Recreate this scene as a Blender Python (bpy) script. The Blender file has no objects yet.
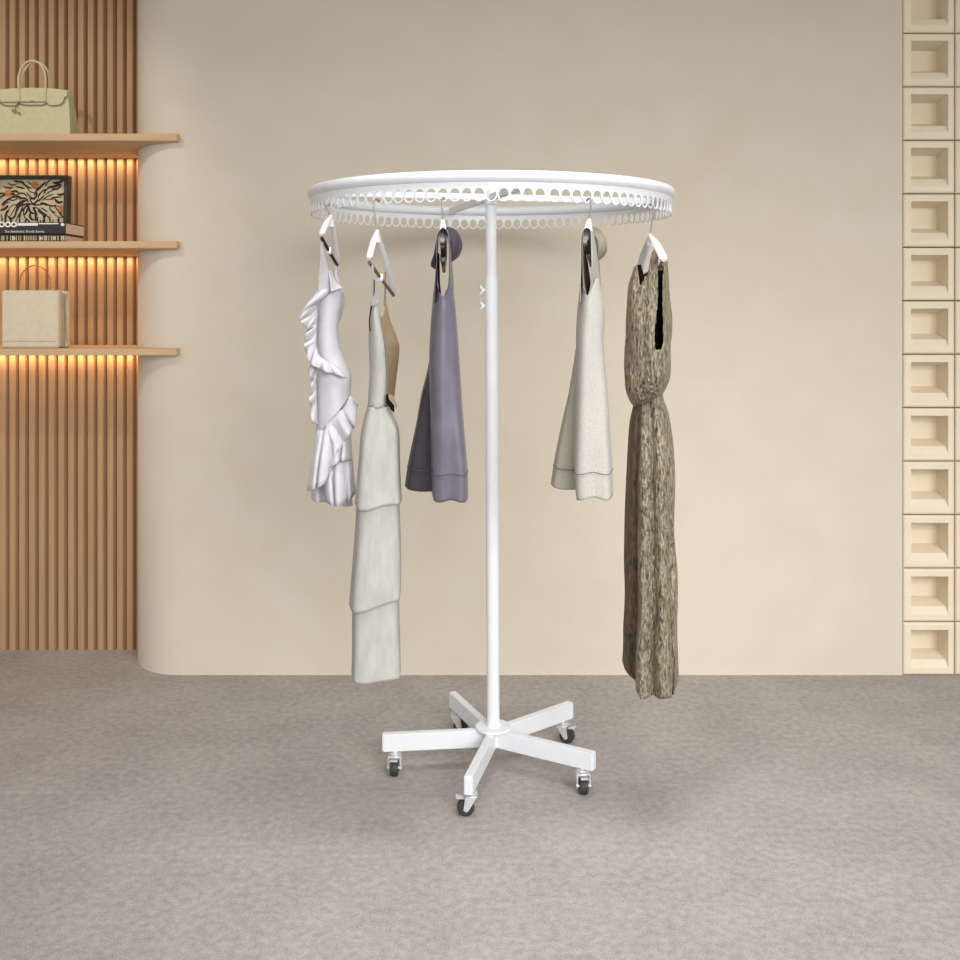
import bpy, bmesh, math, random
from mathutils import Vector, noise, Matrix
random.seed(7)
C = bpy.context.scene.collection
S = 0.0025            # one modelling unit = 2.5 mm
F = 1066.0            # focal length in pixels
HZ = 298.4            # horizon row in the photograph
CAMZ = 470.0          # camera height in units
PI = math.pi
WALL = 1330.0; SLAT = 1433.0; RD = 1066.0     # depths (units)

def W(px, py, Y):
    return Vector(((px - 480) * Y / F, Y, CAMZ - (py - HZ) * Y / F))
def ZZ(py, Y): return CAMZ - (py - HZ) * Y / F
def XX(px, Y): return (px - 480) * Y / F

# ------------------------------------------------------------------ materials
def lin(c):
    out = []
    for v in c:
        v /= 255.0
        out.append(v / 12.92 if v <= 0.04045 else ((v + 0.055) / 1.055) ** 2.4)
    return (out[0], out[1], out[2], 1)

def mat(name, c1, c2=None, rough=0.6, scale=40, detail=4, bump=0.0, bscale=None, metal=0.0, stretch=(1, 1, 1),
        sheen=0.0, lo=0.35, hi=0.65, spec=0.5, dist=0.0, bdist=0.002):
    m = bpy.data.materials.new(name); m.use_nodes = True
    nt = m.node_tree; b = nt.nodes['Principled BSDF']
    b.inputs['Roughness'].default_value = rough
    b.inputs['Metallic'].default_value = metal
    b.inputs['Specular IOR Level'].default_value = spec
    if sheen: b.inputs['Sheen Weight'].default_value = sheen
    tc = nt.nodes.new('ShaderNodeTexCoord'); mp = nt.nodes.new('ShaderNodeMapping')
    mp.inputs['Scale'].default_value = stretch
    nt.links.new(tc.outputs['Object'], mp.inputs['Vector'])
    n = nt.nodes.new('ShaderNodeTexNoise'); n.inputs['Scale'].default_value = scale
    n.inputs['Detail'].default_value = detail; n.inputs['Distortion'].default_value = dist
    nt.links.new(mp.outputs['Vector'], n.inputs['Vector'])
    r = nt.nodes.new('ShaderNodeValToRGB')
    r.color_ramp.elements[0].position = lo; r.color_ramp.elements[1].position = hi
    r.color_ramp.elements[0].color = lin(c1); r.color_ramp.elements[1].color = lin(c2 or c1)
    nt.links.new(n.outputs['Fac'], r.inputs['Fac'])
    nt.links.new(r.outputs['Color'], b.inputs['Base Color'])
    if bump:
        n2 = nt.nodes.new('ShaderNodeTexNoise'); n2.inputs['Scale'].default_value = bscale or scale * 3
        n2.inputs['Detail'].default_value = 3
        nt.links.new(mp.outputs['Vector'], n2.inputs['Vector'])
        bp = nt.nodes.new('ShaderNodeBump'); bp.inputs['Strength'].default_value = bump
        bp.inputs['Distance'].default_value = bdist
        nt.links.new(n2.outputs['Fac'], bp.inputs['Height'])
        nt.links.new(bp.outputs['Normal'], b.inputs['Normal'])
    return m

M = {}
M['wall'] = mat('wall_paint', (215, 205, 188), (218, 209, 193), 0.85, 6, 3, 0.05, 300, spec=0.15)
M['block'] = mat('cream_plaster', (234, 221, 198), (238, 226, 204), 0.7, 12, 3, spec=0.2)
M['wood'] = mat('shelf_wood', (203, 170, 132), (210, 179, 143), 0.6, 30, 4, 0.05, stretch=(0.15, 1, 1), spec=0.2)
M['slat'] = mat('slat_wood', (178, 142, 107), (188, 152, 116), 0.6, 40, 4, 0.05, stretch=(1, 1, 0.06), spec=0.2)
M['slatback'] = mat('slat_backing', (142, 104, 72), (150, 112, 79), 0.75, 40, 3, stretch=(1, 1, 0.06), spec=0.1)
M['white'] = mat('white_powder_coat', (227, 231, 237), (231, 234, 239), 0.38, 30, 2)
M['chrome'] = mat('zinc_plated_steel', (216, 219, 223), (226, 229, 232), 0.35, 30, 2, metal=0.45)
M['hookwire'] = mat('steel_hook_wire', (150, 147, 141), (164, 161, 155), 0.35, 30, 2, metal=0.4)
M['rubber'] = mat('black_rubber', (48, 48, 50), (58, 58, 60), 0.6, 60, 3)
M['plastic'] = mat('white_plastic', (232, 231, 232), (238, 238, 240), 0.4, 20, 2)
M['black'] = mat('black_felt', (22, 20, 20), (28, 26, 25), 0.8, 40, 2)
M['brownbar'] = mat('brown_bar', (108, 92, 76), (122, 106, 90), 0.6, 40, 2)
M['ruffle'] = mat('white_crepe', (204, 202, 209), (212, 210, 217), 0.8, 30, 3, 0.15, 600, spec=0.2)
M['sage'] = mat('pale_sage_linen', (176, 176, 170), (188, 188, 183), 0.8, 60, 4, 0.2, 900, stretch=(1, 1, 0.3), spec=0.2)
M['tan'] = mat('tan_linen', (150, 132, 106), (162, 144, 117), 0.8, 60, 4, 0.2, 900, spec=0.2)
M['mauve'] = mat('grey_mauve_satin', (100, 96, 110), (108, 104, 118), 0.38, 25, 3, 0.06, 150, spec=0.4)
M['mauveshade'] = mat('shaded_mauve_satin', (64, 60, 70), (72, 68, 77), 0.42, 25, 3, 0.06, 150, spec=0.35)
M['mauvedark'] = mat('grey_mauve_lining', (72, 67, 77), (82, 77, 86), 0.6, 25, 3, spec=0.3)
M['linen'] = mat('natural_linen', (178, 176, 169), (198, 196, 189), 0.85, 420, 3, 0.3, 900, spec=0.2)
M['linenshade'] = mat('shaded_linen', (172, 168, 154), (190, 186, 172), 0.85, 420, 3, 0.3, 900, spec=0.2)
M['linendark'] = mat('linen_lining', (146, 138, 122), (160, 151, 134), 0.85, 200, 3, spec=0.2)
M['stitch'] = mat('grey_stitching', (110, 108, 108), (122, 120, 120), 0.8, 60, 2)
M['purplestitch'] = mat('dark_mauve_stitching', (84, 78, 92), (92, 86, 100), 0.8, 60, 2)
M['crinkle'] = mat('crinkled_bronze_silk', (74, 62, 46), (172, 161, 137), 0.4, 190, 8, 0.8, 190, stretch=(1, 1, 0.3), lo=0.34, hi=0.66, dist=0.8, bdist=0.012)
M['crinkledark'] = mat('dark_shaded_bronze_silk', (58, 46, 34), (112, 97, 76), 0.6, 130, 5, 0.8, 150, stretch=(1, 1, 0.3), lo=0.3, hi=0.7, dist=1.0, bdist=0.005)
M['dark'] = mat('dark_lining_shade', (22, 19, 17), (30, 26, 23), 0.9, 40, 2, spec=0.1)
M['greenbag'] = mat('pale_green_leather', (196, 188, 148), (202, 194, 155), 0.55, 60, 3, 0.1, 700, spec=0.3)
M['greenedge'] = mat('green_leather_edge', (120, 112, 74), (132, 124, 84), 0.6, 60, 3)
M['gold'] = mat('brass', (176, 150, 96), (190, 164, 108), 0.35, 30, 2, metal=0.8)
M['creambag'] = mat('cream_leather', (212, 200, 174), (218, 206, 181), 0.6, 50, 3, 0.08, 600, spec=0.25)
M['creamdark'] = mat('dark_cream_leather', (176, 156, 120), (186, 166, 130), 0.65, 50, 3)
M['wire'] = mat('copper_wire', (150, 92, 52), (164, 104, 60), 0.4, 30, 2, metal=0.5)
M['frame'] = mat('black_green_frame', (44, 42, 32), (56, 54, 42), 0.5, 30, 3)
M['artblack'] = mat('print_black', (34, 30, 26), (40, 35, 30), 0.7, 40, 2)
M['artcream'] = mat('print_cream', (204, 188, 150), (216, 200, 164), 0.8, 60, 3)
M['artorange'] = mat('print_orange', (196, 118, 58), (208, 132, 70), 0.8, 60, 3)
M['bookblack'] = mat('black_book_cover', (40, 36, 34), (48, 43, 41), 0.55, 40, 2)
M['page'] = mat('book_pages', (222, 200, 178), (232, 212, 192), 0.85, 200, 2, stretch=(1, 1, 8))
M['ink'] = mat('white_print', (236, 232, 226), (240, 236, 230), 0.7, 40, 2)

def carpet():
    m = bpy.data.materials.new('beige_grey_carpet'); m.use_nodes = True
    nt = m.node_tree; b = nt.nodes['Principled BSDF']
    b.inputs['Roughness'].default_value = 0.95; b.inputs['Specular IOR Level'].default_value = 0.1
    tc = nt.nodes.new('ShaderNodeTexCoord')
    def nz(sc, d):
        n = nt.nodes.new('ShaderNodeTexNoise'); n.inputs['Scale'].default_value = sc; n.inputs['Detail'].default_value = d
        nt.links.new(tc.outputs['Object'], n.inputs['Vector']); return n
    a, f, g = nz(5, 4), nz(55, 5), nz(260, 3)
    def mul(x, k):
        mm = nt.nodes.new('ShaderNodeMath'); mm.operation = 'MULTIPLY'; mm.inputs[1].default_value = k
        nt.links.new(x, mm.inputs[0]); return mm.outputs[0]
    def add(x, y):
        mm = nt.nodes.new('ShaderNodeMath'); mm.operation = 'ADD'
        nt.links.new(x, mm.inputs[0]); nt.links.new(y, mm.inputs[1]); return mm.outputs[0]
    v = add(add(mul(a.outputs['Fac'], 0.2), mul(f.outputs['Fac'], 0.35)), mul(g.outputs['Fac'], 0.45))
    r = nt.nodes.new('ShaderNodeValToRGB')
    r.color_ramp.elements[0].position = 0.34; r.color_ramp.elements[1].position = 0.66
    r.color_ramp.elements[0].color = lin((141, 135, 132)); r.color_ramp.elements[1].color = lin((184, 179, 176))
    nt.links.new(v, r.inputs['Fac']); nt.links.new(r.outputs['Color'], b.inputs['Base Color'])
    bp = nt.nodes.new('ShaderNodeBump'); bp.inputs['Strength'].default_value = 0.35; bp.inputs['Distance'].default_value = 0.004
    nt.links.new(v, bp.inputs['Height']); nt.links.new(bp.outputs['Normal'], b.inputs['Normal'])
    return m
M['carpet'] = carpet()

# ------------------------------------------------------------------ object helpers
ORG = {}
def thing(name, label, cat, loc, group=None):
    o = bpy.data.objects.new(name, None); C.objects.link(o)
    o.empty_display_size = 0.05
    o.location = Vector(loc) * S
    o['label'] = label; o['category'] = cat
    if group: o['group'] = group
    ORG[o.name] = Vector(loc)
    return o

def obj(name, bm, m, parent=None, smooth=True, label=None, mods=None, angle=40):
    org = ORG[parent.name] if parent else Vector((0, 0, 0))
    for v in bm.verts: v.co = (v.co - org) * S
    me = bpy.data.meshes.new(name)
    bm.normal_update(); bm.to_mesh(me); bm.free()
    for mm in (m if isinstance(m, (list, tuple)) else [m]): me.materials.append(mm)
    o = bpy.data.objects.new(name, me); C.objects.link(o)
    if smooth:
        for p in me.polygons: p.use_smooth = True
        try: me.set_sharp_from_angle(angle=math.radians(angle))
        except Exception: pass
    if parent: o.parent = parent; ORG[o.name] = org
    if label: o['label'] = label
    if mods: mods(o)
    return o

def struct(name, bm, m, smooth=False):
    o = obj(name, bm, m, None, smooth); o['kind'] = 'structure'; return o

def solid(t, off=0.0):
    def f(o):
        md = o.modifiers.new('thickness', 'SOLIDIFY'); md.thickness = t * S; md.offset = off
    return f

def add_box(bm, lo, hi, bev=0.0, mi=0, seg=2):
    r = bmesh.ops.create_cube(bm, size=1)
    vs = r['verts']
    for v in vs:
        v.co = Vector([lo[i] + (v.co[i] + 0.5) * (hi[i] - lo[i]) for i in range(3)])
    fs = set(f for v in vs for f in v.link_faces)
    for f in fs: f.material_index = mi
    if bev:
        es = list(set(e for v in vs for e in v.link_edges))
        r = bmesh.ops.bevel(bm, geom=es, offset=bev, segments=seg, affect='EDGES', profile=0.5)
        for f in r['faces']: f.material_index = mi
        return r
    return r

def frame_of(d):
    d = d.normalized()
    up = Vector((0, 0, 1)) if abs(d.z) < 0.95 else Vector((0, 1, 0))
    a = d.cross(up).normalized(); b = a.cross(d).normalized()
    return a, b

def add_tube(bm, pts, rad, n=10, cap=True, closed=False, flat=1.0, mi=0):
    """Swept tube through points; rad is a number or a list."""
    pts = [Vector(p) for p in pts]; k = len(pts)
    rings = []; pa = None
    for i, p in enumerate(pts):
        if closed: d = pts[(i + 1) % k] - pts[i - 1]
        else: d = pts[min(i + 1, k - 1)] - pts[max(i - 1, 0)]
        d.normalize()
        if pa is None: a, b = frame_of(d)
        else:
            a = (pa - d * pa.dot(d)).normalized(); b = a.cross(d).normalized()
        pa = a
        r = rad[i] if isinstance(rad, (list, tuple)) else rad
        rings.append([bm.verts.new(p + a * (r * math.cos(2 * PI * j / n)) + b * (r * flat * math.sin(2 * PI * j / n))) for j in range(n)])
    for i in range(k if closed else k - 1):
        A, B = rings[i], rings[(i + 1) % k]
        for j in range(n):
            f = bm.faces.new((A[j], A[(j + 1) % n], B[(j + 1) % n], B[j])); f.material_index = mi
    if cap and not closed:
        bm.faces.new(rings[0][::-1]).material_index = mi; bm.faces.new(rings[-1]).material_index = mi
    return rings

def add_cyl(bm, p, q, r, n=24, mi=0): add_tube(bm, [p, q], r, n, mi=mi)

def add_lathe(bm, prof, axis_o, n=32):
    """prof = [(r, z)], around a vertical axis at axis_o."""
    o = Vector(axis_o); rings = []
    for r, z in prof:
        rings.append([bm.verts.new(o + Vector((r * math.cos(2 * PI * j / n), r * math.sin(2 * PI * j / n), z))) for j in range(n)])
    for A, B in zip(rings, rings[1:]):
        for j in range(n): bm.faces.new((A[j], A[(j + 1) % n], B[(j + 1) % n], B[j]))
    bm.faces.new(rings[0][::-1]); bm.faces.new(rings[-1])

def add_prism(bm, poly, dirv, mi=0):
    """Extrude a planar polygon (list of Vectors) by dirv."""
    a = [bm.verts.new(p) for p in poly]; b = [bm.verts.new(Vector(p) + Vector(dirv)) for p in poly]
    n = len(a)
    fs = [bm.faces.new(a), bm.faces.new(b[::-1])]
    for i in range(n): fs.append(bm.faces.new((a[(i + 1) % n], a[i], b[i], b[(i + 1) % n])))
    for f in fs: f.material_index = mi
    bmesh.ops.recalc_face_normals(bm, faces=fs)
    return fs

def cat(pts, n, closed=False):
    """Catmull-Rom resample of tuples to n points."""
    k = len(pts); out = []
    segs = k if closed else k - 1
    for i in range(n):
        t = i * segs / (n if closed else n - 1)
        s = min(int(t), segs - 1); u = t - s
        def g(j): return pts[j % k] if closed else pts[max(0, min(k - 1, j))]
        p0, p1, p2, p3 = g(s - 1), g(s), g(s + 1), g(s + 2)
        out.append(tuple(0.5 * (2 * b + (c - a) * u + (2 * a - 5 * b + 4 * c - d) * u * u + (3 * b - a - 3 * c + d) * u ** 3)
                         for a, b, c, d in zip(p0, p1, p2, p3)))
    return out

def interp(rows, y):
    """rows sorted by first value; monotone-smooth interpolation of the rest."""
    if y <= rows[0][0]: return rows[0][1:]
    for i, (a, b) in enumerate(zip(rows, rows[1:])):
        if y <= b[0]:
            t = (y - a[0]) / (b[0] - a[0])
            p = rows[max(0, i - 1)]; q = rows[min(len(rows) - 1, i + 2)]
            out = []
            for k in range(1, len(a)):
                d = (b[k] - a[k]); h = b[0] - a[0]
                m0 = (b[k] - p[k]) / max(1e-6, b[0] - p[0]) * h
                m1 = (q[k] - a[k]) / max(1e-6, q[0] - a[0]) * h
                lim = 3 * abs(d)
                m0 = max(-lim, min(lim, m0)) if m0 * d > 0 else 0
                m1 = max(-lim, min(lim, m1)) if m1 * d > 0 else 0
                t2, t3 = t * t, t ** 3
                out.append((2 * t3 - 3 * t2 + 1) * a[k] + (t3 - 2 * t2 + t) * m0 + (-2 * t3 + 3 * t2) * b[k] + (t3 - t2) * m1)
            return tuple(out)
    return rows[-1][1:]

def cloth_loft(rows, planA, planB, Y0, nlev=60, nring=96, closed=True, wr=0.0, wfreq=0.05, seed=0, hem=None, top=None, cut=None, shift=0.0, matfn=None):
    """Cloth tube. rows = (row in photo, left, right, depth half-width); plans = (u across, v depth)."""
    bm = bmesh.new()
    A = cat(planA, nring, closed); B = cat(planB, nring, closed)
    y0, y1 = rows[0][0], rows[-1][0]
    grid = []; info = []
    for i in range(nlev):
        t = i / (nlev - 1); y = y0 + (y1 - y0) * t
        xl, xr, b = interp(rows, y)
        ring = []; inf = []
        for j in range(nring):
            u = A[j][0] * (1 - t) + B[j][0] * t; v = A[j][1] * (1 - t) + B[j][1] * t
            px = xl + u * (xr - xl); Y = Y0 + v * b + shift
            yy = y
            if hem: yy += hem(u, v) * max(0.0, t) ** 2
            if top: yy += top(u, v) * max(0.0, 1 - t) ** 3
            X = XX(px, Y); z = ZZ(yy, Y0)
            if wr:
                k = noise.noise(Vector((X * wfreq, Y * wfreq + seed, z * wfreq * 0.3))) * wr * min(1, 0.25 + 1.5 * t)
                k2 = noise.noise(Vector((X * wfreq, Y * wfreq + seed + 40, z * wfreq * 0.3))) * wr
                X += k; Y += k2
            ring.append(bm.verts.new((X, Y, z))); inf.append((px, yy, v))
        grid.append(ring); info.append(inf)
    for i in range(nlev - 1):
        for j in range(nring if closed else nring - 1):
            j2 = (j + 1) % nring
            if cut and cut(*info[i][j]) and cut(*info[i + 1][j2]): continue
            f = bm.faces.new((grid[i][j], grid[i][j2], grid[i + 1][j2], grid[i + 1][j]))
            if matfn: f.material_index = matfn(B[j], i / (nlev - 1))
    return bm

def add_pillow(bm, outline, Y, thick, n=48, rings=6, lean=0.0):
    """Rounded cloth pad whose outline is given in photo pixels at depth Y."""
    o = cat(outline, n, True)
    cx = sum(p[0] for p in o) / n; cy = sum(p[1] for p in o) / n
    def pt(p, s, side):
        px = cx + (p[0] - cx) * s; py = cy + (p[1] - cy) * s
        dz = thick * math.sqrt(max(0, 1 - s ** 2.4)) * side
        YY = Y + dz + lean * (px - cx)
        return Vector((XX(px, Y), YY, ZZ(py, Y)))
    loops = {}
    outer = [bm.verts.new(pt(p, 1, 1)) for p in o]
    for side in (-1, 1):
        prev = outer
        for k in range(rings - 1, 0, -1):
            cur = [bm.verts.new(pt(p, k / rings, side)) for p in o]
            for j in range(n): bm.faces.new((prev[j], prev[(j + 1) % n], cur[(j + 1) % n], cur[j]))
            prev = cur
        c = bm.verts.new(pt((cx, cy), 0, side))
        for j in range(n): bm.faces.new((prev[j], prev[(j + 1) % n], c))
    bmesh.ops.recalc_face_normals(bm, faces=bm.faces[:])

def add_sheet(bm, rows_l, rows_r, n=30, m=10, bulge=0.0, wave=0.0, wn=3, ph=0.0):
    """Sheet between two polylines of 3-D points (units), bulging in depth."""
    L = cat([tuple(p) for p in rows_l], n); R = cat([tuple(p) for p in rows_r], n)
    g = []
    for i in range(n):
        row = []
        for j in range(m):
            s = j / (m - 1)
            p = Vector(L[i]).lerp(Vector(R[i]), s)
            p.y += bulge * math.sin(PI * s) + wave * math.sin(2 * PI * wn * i / n + ph) * s
            row.append(bm.verts.new(p))
        g.append(row)
    for i in range(n - 1):
        for j in range(m - 1): bm.faces.new((g[i][j], g[i][j + 1], g[i + 1][j + 1], g[i + 1][j]))

def add_ruffle(bm, base, edge, waves=5, amp=6.0, n=90, m=10, ph=0.0, side=1.5):
    """Fluted frill: base line gathered, free edge wavy in depth."""
    Bc = cat(base, n); Ec = cat(edge, n); g = []
    for i in range(n):
        row = []
        b = W(*Bc[i]); e = W(*Ec[i])
        t = i / (n - 1)
        for j in range(m):
            s = j / (m - 1)
            p = b.lerp(e, s)
            w = math.sin(2 * PI * waves * t + ph) + 0.35 * math.sin(2 * PI * waves * 1.7 * t + ph * 2)
            p.y += amp * s ** 0.8 * w - 3.0 * math.sin(PI * s)
            d = (W(*Ec[min(n - 1, i + 1)]) - W(*Ec[max(0, i - 1)])).normalized()
            p += d * (math.cos(2 * PI * waves * t + ph) * side * s)
            row.append(bm.verts.new(p))
        g.append(row)
    for i in range(n - 1):
        for j in range(m - 1): bm.faces.new((g[i][j], g[i][j + 1], g[i + 1][j + 1], g[i + 1][j]))

# ------------------------------------------------------------------ the setting
TOP = 1120
bm = bmesh.new()
vs = [bm.verts.new(p) for p in ((-1500, -400, 0), (1500, -400, 0), (1500, 1500, 0), (-1500, 1500, 0))]
bm.faces.new(vs); struct('floor', bm, M['carpet'])

XL = -449.3; XT = -376.0; EA = 85.0         # rounded corner of the partition wall
def corner(n=24):
    return [(XT - (XT - XL) * math.sin(PI / 2 * i / n), WALL + EA * (1 - math.cos(PI / 2 * i / n))) for i in range(n + 1)]
XR = XX(902.3, WALL)
bm = bmesh.new()
path = [(XR, WALL)] + corner() + [(XL, 1440), (XL + 20, 1460), (XR, 1460)]
a = [bm.verts.new((x, y, 0)) for x, y in path]; b = [bm.verts.new((x, y, TOP)) for x, y in path]
for i in range(len(a)):
    j = (i + 1) % len(a); bm.faces.new((a[j], a[i], b[i], b[j]))
bm.faces.new(b)
bmesh.ops.recalc_face_normals(bm, faces=bm.faces[:])
struct('wall_back', bm, M['wall'], smooth=True)

bm = bmesh.new()
add_box(bm, (-1100, SLAT, 0), (XL, SLAT + 20, TOP), mi=1)
pitch = 9.78 * 1425 / F
x = XL - 1.5
while x > -1090:
    add_prism(bm, [Vector(p) for p in ((x - 9.4, SLAT + 0.5, 0), (x - 8.2, SLAT - 8.4, 0), (x - 7.6, SLAT - 9, 0), (x - 0.9, SLAT - 9, 0), (x - 0.3, SLAT - 8.4, 0), (x + 2.2, SLAT + 0.5, 0))], (0, 0, TOP))
    x -= pitch
struct('wall_left', bm, [M['slat'], M['slatback']])

bm = bmesh.new(); add_box(bm, (-1500, -300, TOP), (1500, 1480, TOP + 20)); struct('ceiling', bm, M['wall'])
NP = 52.35 * WALL / F; NH = 53.5 * WALL / F
bm = bmesh.new()
add_box(bm, (XR, WALL + 52, 0), (XR + 2 * NP, 1460, TOP))
add_box(bm, (XR, WALL, 13 * NH), (XR + 2 * NP, WALL + 52, TOP))
add_box(bm, (XR + 2 * NP, WALL, 0), (1500, 1460, TOP))
struct('wall_right', bm, M['wall'])

# cubby columns
def cubby_mesh():
    bm = bmesh.new()
    w, h = NP - 1.2, NH - 1.2
    y0 = 0.0; dep = 34.0
    ml, mr, mt, mb = 9.6, 8.2, 9.0, 8.8
    # loops from outside in: (x0, x1, z0, z1, y)
    loops = [(0, w, 0, h, 46), (0, w, 0, h, 3.0), (0.9, w - 0.9, 0.9, h - 0.9, 1.0), (2.6, w - 2.6, 2.6, h - 2.6, y0),
             (ml, w - mr, mb, h - mt, y0), (ml + 0.5, w - mr - 0.5, mb + 9.0, h - mt - 1.2, 6.0),
             (ml + 1.2, w - mr - 1.5, mb + 15.5, h - mt - 6.0, 30.0)]
    R = []
    for x0, x1, z0, z1, y in loops:
        R.append([bm.verts.new((x0, y, z0)), bm.verts.new((x1, y, z0)), bm.verts.new((x1, y, z1)), bm.verts.new((x0, y, z1))])
    for A, B in zip(R, R[1:]):
        for j in range(4): bm.faces.new((A[j], A[(j + 1) % 4], B[(j + 1) % 4], B[j]))
    bm.faces.new(R[-1]); bm.faces.new(R[0][::-1])
    bmesh.ops.recalc_face_normals(bm, faces=bm.faces[:])
    for v in bm.verts: v.co *= S
    me = bpy.data.meshes.new('cubby'); bm.to_mesh(me); bm.free(); me.materials.append(M['block'])
    return me
cm = cubby_mesh()
for c, lab in ((0, 'cream column of thirteen stacked square recessed cubbies beside the plain wall'),
               (1, 'cream cubby column cut off by the right edge of the photo')):
    col = thing('cubby_column', lab, 'wall cubbies', (XR + 0.6 + c * NP, WALL - 2, 0))
    for r in range(13):
        o = bpy.data.objects.new('cubby', cm); C.objects.link(o); o.parent = col
        o.location = (0, 0, (0.4 + r * NH) * S)

# ------------------------------------------------------------------ shelves
SF = 1318.0
SB = SLAT - 9.5
def shelf(ytop, ybot, label, slope):
    bm = bmesh.new()
    zt, zb = ZZ(ytop, SF), ZZ(ybot, SF)
    cr = [(x - 0.6, y - 0.6) for x, y in corner(16)]
    xe = XX(176.8, SF)
    path = [(-1000, SF), (xe, SF), (xe + 0.3, WALL - 0.8)] + cr[1:] + [(XL - 0.8, SB), (-1000, SB)]
    fs = add_prism(bm, [Vector((x, y, zt)) for x, y in path], (0, 0, -(zt - zb)))
    for v in bm.verts:
        if v.co.z < zt - 1: v.co.z -= slope * (v.co.y - SF) / (SB - SF)
    bmesh.ops.bevel(bm, geom=[e for e in bm.edges if all(abs(v.co.y - SF) < 0.01 for v in e.verts)], offset=0.7, segments=2, affect='EDGES')
    o = obj('wall_shelf', bm, M['wood'], None, smooth=True)
    o['label'] = label; o['category'] = 'shelf'; o['group'] = 'wall shelves on the slatted wall'
    return zt, zb - slope
sh1 = shelf(133.5, 140.6, 'top light wood wall shelf, carrying the green handbag', 8)
sh2 = shelf(241.2, 248.2, 'middle light wood wall shelf, carrying the framed print and books', 6)
sh3 = shelf(348.6, 355.4, 'lowest light wood wall shelf, carrying the cream bag', 2)

# ------------------------------------------------------------------ green handbag
Z = sh1[0]
t = thing('handbag', 'pale green leather handbag with arched handles on the top shelf', 'handbag', (XX(33, 1326), 1350, Z))
yf, yb = 1324.0, 1356.0
bx0, bx1 = XX(-4, yf), XX(70, yf)
zt = Z + (133.5 - 89) * yf / F
bm = bmesh.new()
def trap(z, k, ins):
    ym = (yf + yb) / 2; hy = (yb - yf) / 2 * k
    return [(bx0 + ins, ym - hy, z), (bx1 - ins, ym - hy, z), (bx1 - ins * 0.4, ym, z), (bx1 - ins, ym + hy, z), (bx0 + ins, ym + hy, z), (bx0 + ins * 0.4, ym, z)]
R = [[bm.verts.new(p) for p in trap(Z + (zt - Z) * s, k, ins)] for s, k, ins in ((0, 1, 0), (0.03, 1.02, -0.4), (0.5, 0.72, 0.6), (0.85, 0.42, 1.4), (1, 0.3, 2.0))]
# keep the front panel nearly upright: shift rings forward
for ring, s in zip(R, (0, 0.03, 0.5, 0.85, 1)):
    ymin = min(v.co.y for v in ring)
    for v in ring: v.co.y -= (ymin - yf) * 0.9
for A, B in zip(R, R[1:]):
    for j in range(6): bm.faces.new((A[j], A[(j + 1) % 6], B[(j + 1) % 6], B[j]))
bm.faces.new(R[0][::-1]); bm.faces.new(R[-1])
bmesh.ops.bevel(bm, geom=bm.edges[:], offset=0.5, segments=1, affect='EDGES')
bmesh.ops.recalc_face_normals(bm, faces=bm.faces[:])
obj('bag_body', bm, M['greenbag'], t)
yfl = yf - 1.6
def bagpt(px, py): return Vector((XX(px, yf), yfl, Z + (133.5 - py) * yf / F))
flap = [(-3.5, 89.5), (10, 88), (33, 87.2), (55, 88), (68.5, 90), (67.6, 95.5), (65, 97), (63.4, 101.5), (59, 104.5), (50, 104.8), (47.2, 102.2), (42.5, 104.2), (23.5, 104.2), (20, 102), (16.5, 104.8), (5, 104.6), (1.5, 101.5), (-1, 97)]
bm = bmesh.new(); add_prism(bm, [bagpt(*p) for p in flap], (0, 1.8, 0))
fl = obj('flap', bm, M['greenbag'], t, smooth=False)
bm = bmesh.new()
fe = [bagpt(*p) + Vector((0, -0.2, 0)) for p in cat(flap[4:], 60)]
add_tube(bm, fe, 0.45, 6); obj('flap_edge', bm, M['greenedge'], fl, label='dark edge piping of the flap')
for k, (dy, dx) in enumerate(((-2.2, 0), (6, 0.9))):
    bm = bmesh.new()
    pts = [(20.4, 101), (19.6, 90), (19.2, 78), (21.5, 69), (26.5, 62.5), (33, 60.2), (39.6, 62.5), (44.4, 69), (46.3, 78), (46.2, 90), (46.0, 101)]
    add_tube(bm, [Vector((XX(p[0] + dx, yf), yf + dy, Z + (133.5 - p[1]) * yf / F)) for p in cat(pts, 40)], 1.35, 10)
    obj('handle', bm, M['greenbag'], t)
bm = bmesh.new()
add_prism(bm, [bagpt(*p) + Vector((0, -0.8, 0)) for p in ((-2, 101.2), (46, 100.9), (46, 102.2), (-2, 102.6))], (0, 0.7, 0))
obj('belt_strap', bm, M['greenedge'], t, smooth=False, label='thin dark closing strap across the flap')
bm = bmesh.new()
add_box(bm, bagpt(31, 101) + Vector((0, -1.4, 0)), bagpt(33.4, 98.6) + Vector((0, 0, 0)), 0.3)
obj('clasp', bm, M['gold'], t)
bm = bmesh.new()
add_tube(bm, [bagpt(*p) + Vector((0, -1.2, 0)) for p in cat([(20, 101), (18, 104), (16.6, 108), (15.4, 110)], 12)], 0.7, 8)
add_prism(bm, [bagpt(*p) + Vector((0, -2, 0)) for p in ((12.6, 108.8), (17, 110.2), (16.4, 112.4), (13.4, 111.4))], (0, 1.6, 0))
add_box(bm, bagpt(18.8, 113.8) + Vector((0, -1.6, 0)), bagpt(20.8, 111.6), 0.3)
obj('key_tag', bm, M['greenedge'], t)
bm = bmesh.new()
ln = [Vector((bx1 + 0.15, yf + 1.4 + 0.0, Z + 1)), Vector((bx1 - 0.9, yf + 1.2, Z + 28)), Vector((bx1 - 1.9, yf + 1.0, zt - 8))]
add_tube(bm, ln, 0.5, 6); obj('side_piping', bm, M['greenedge'], t)

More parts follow.
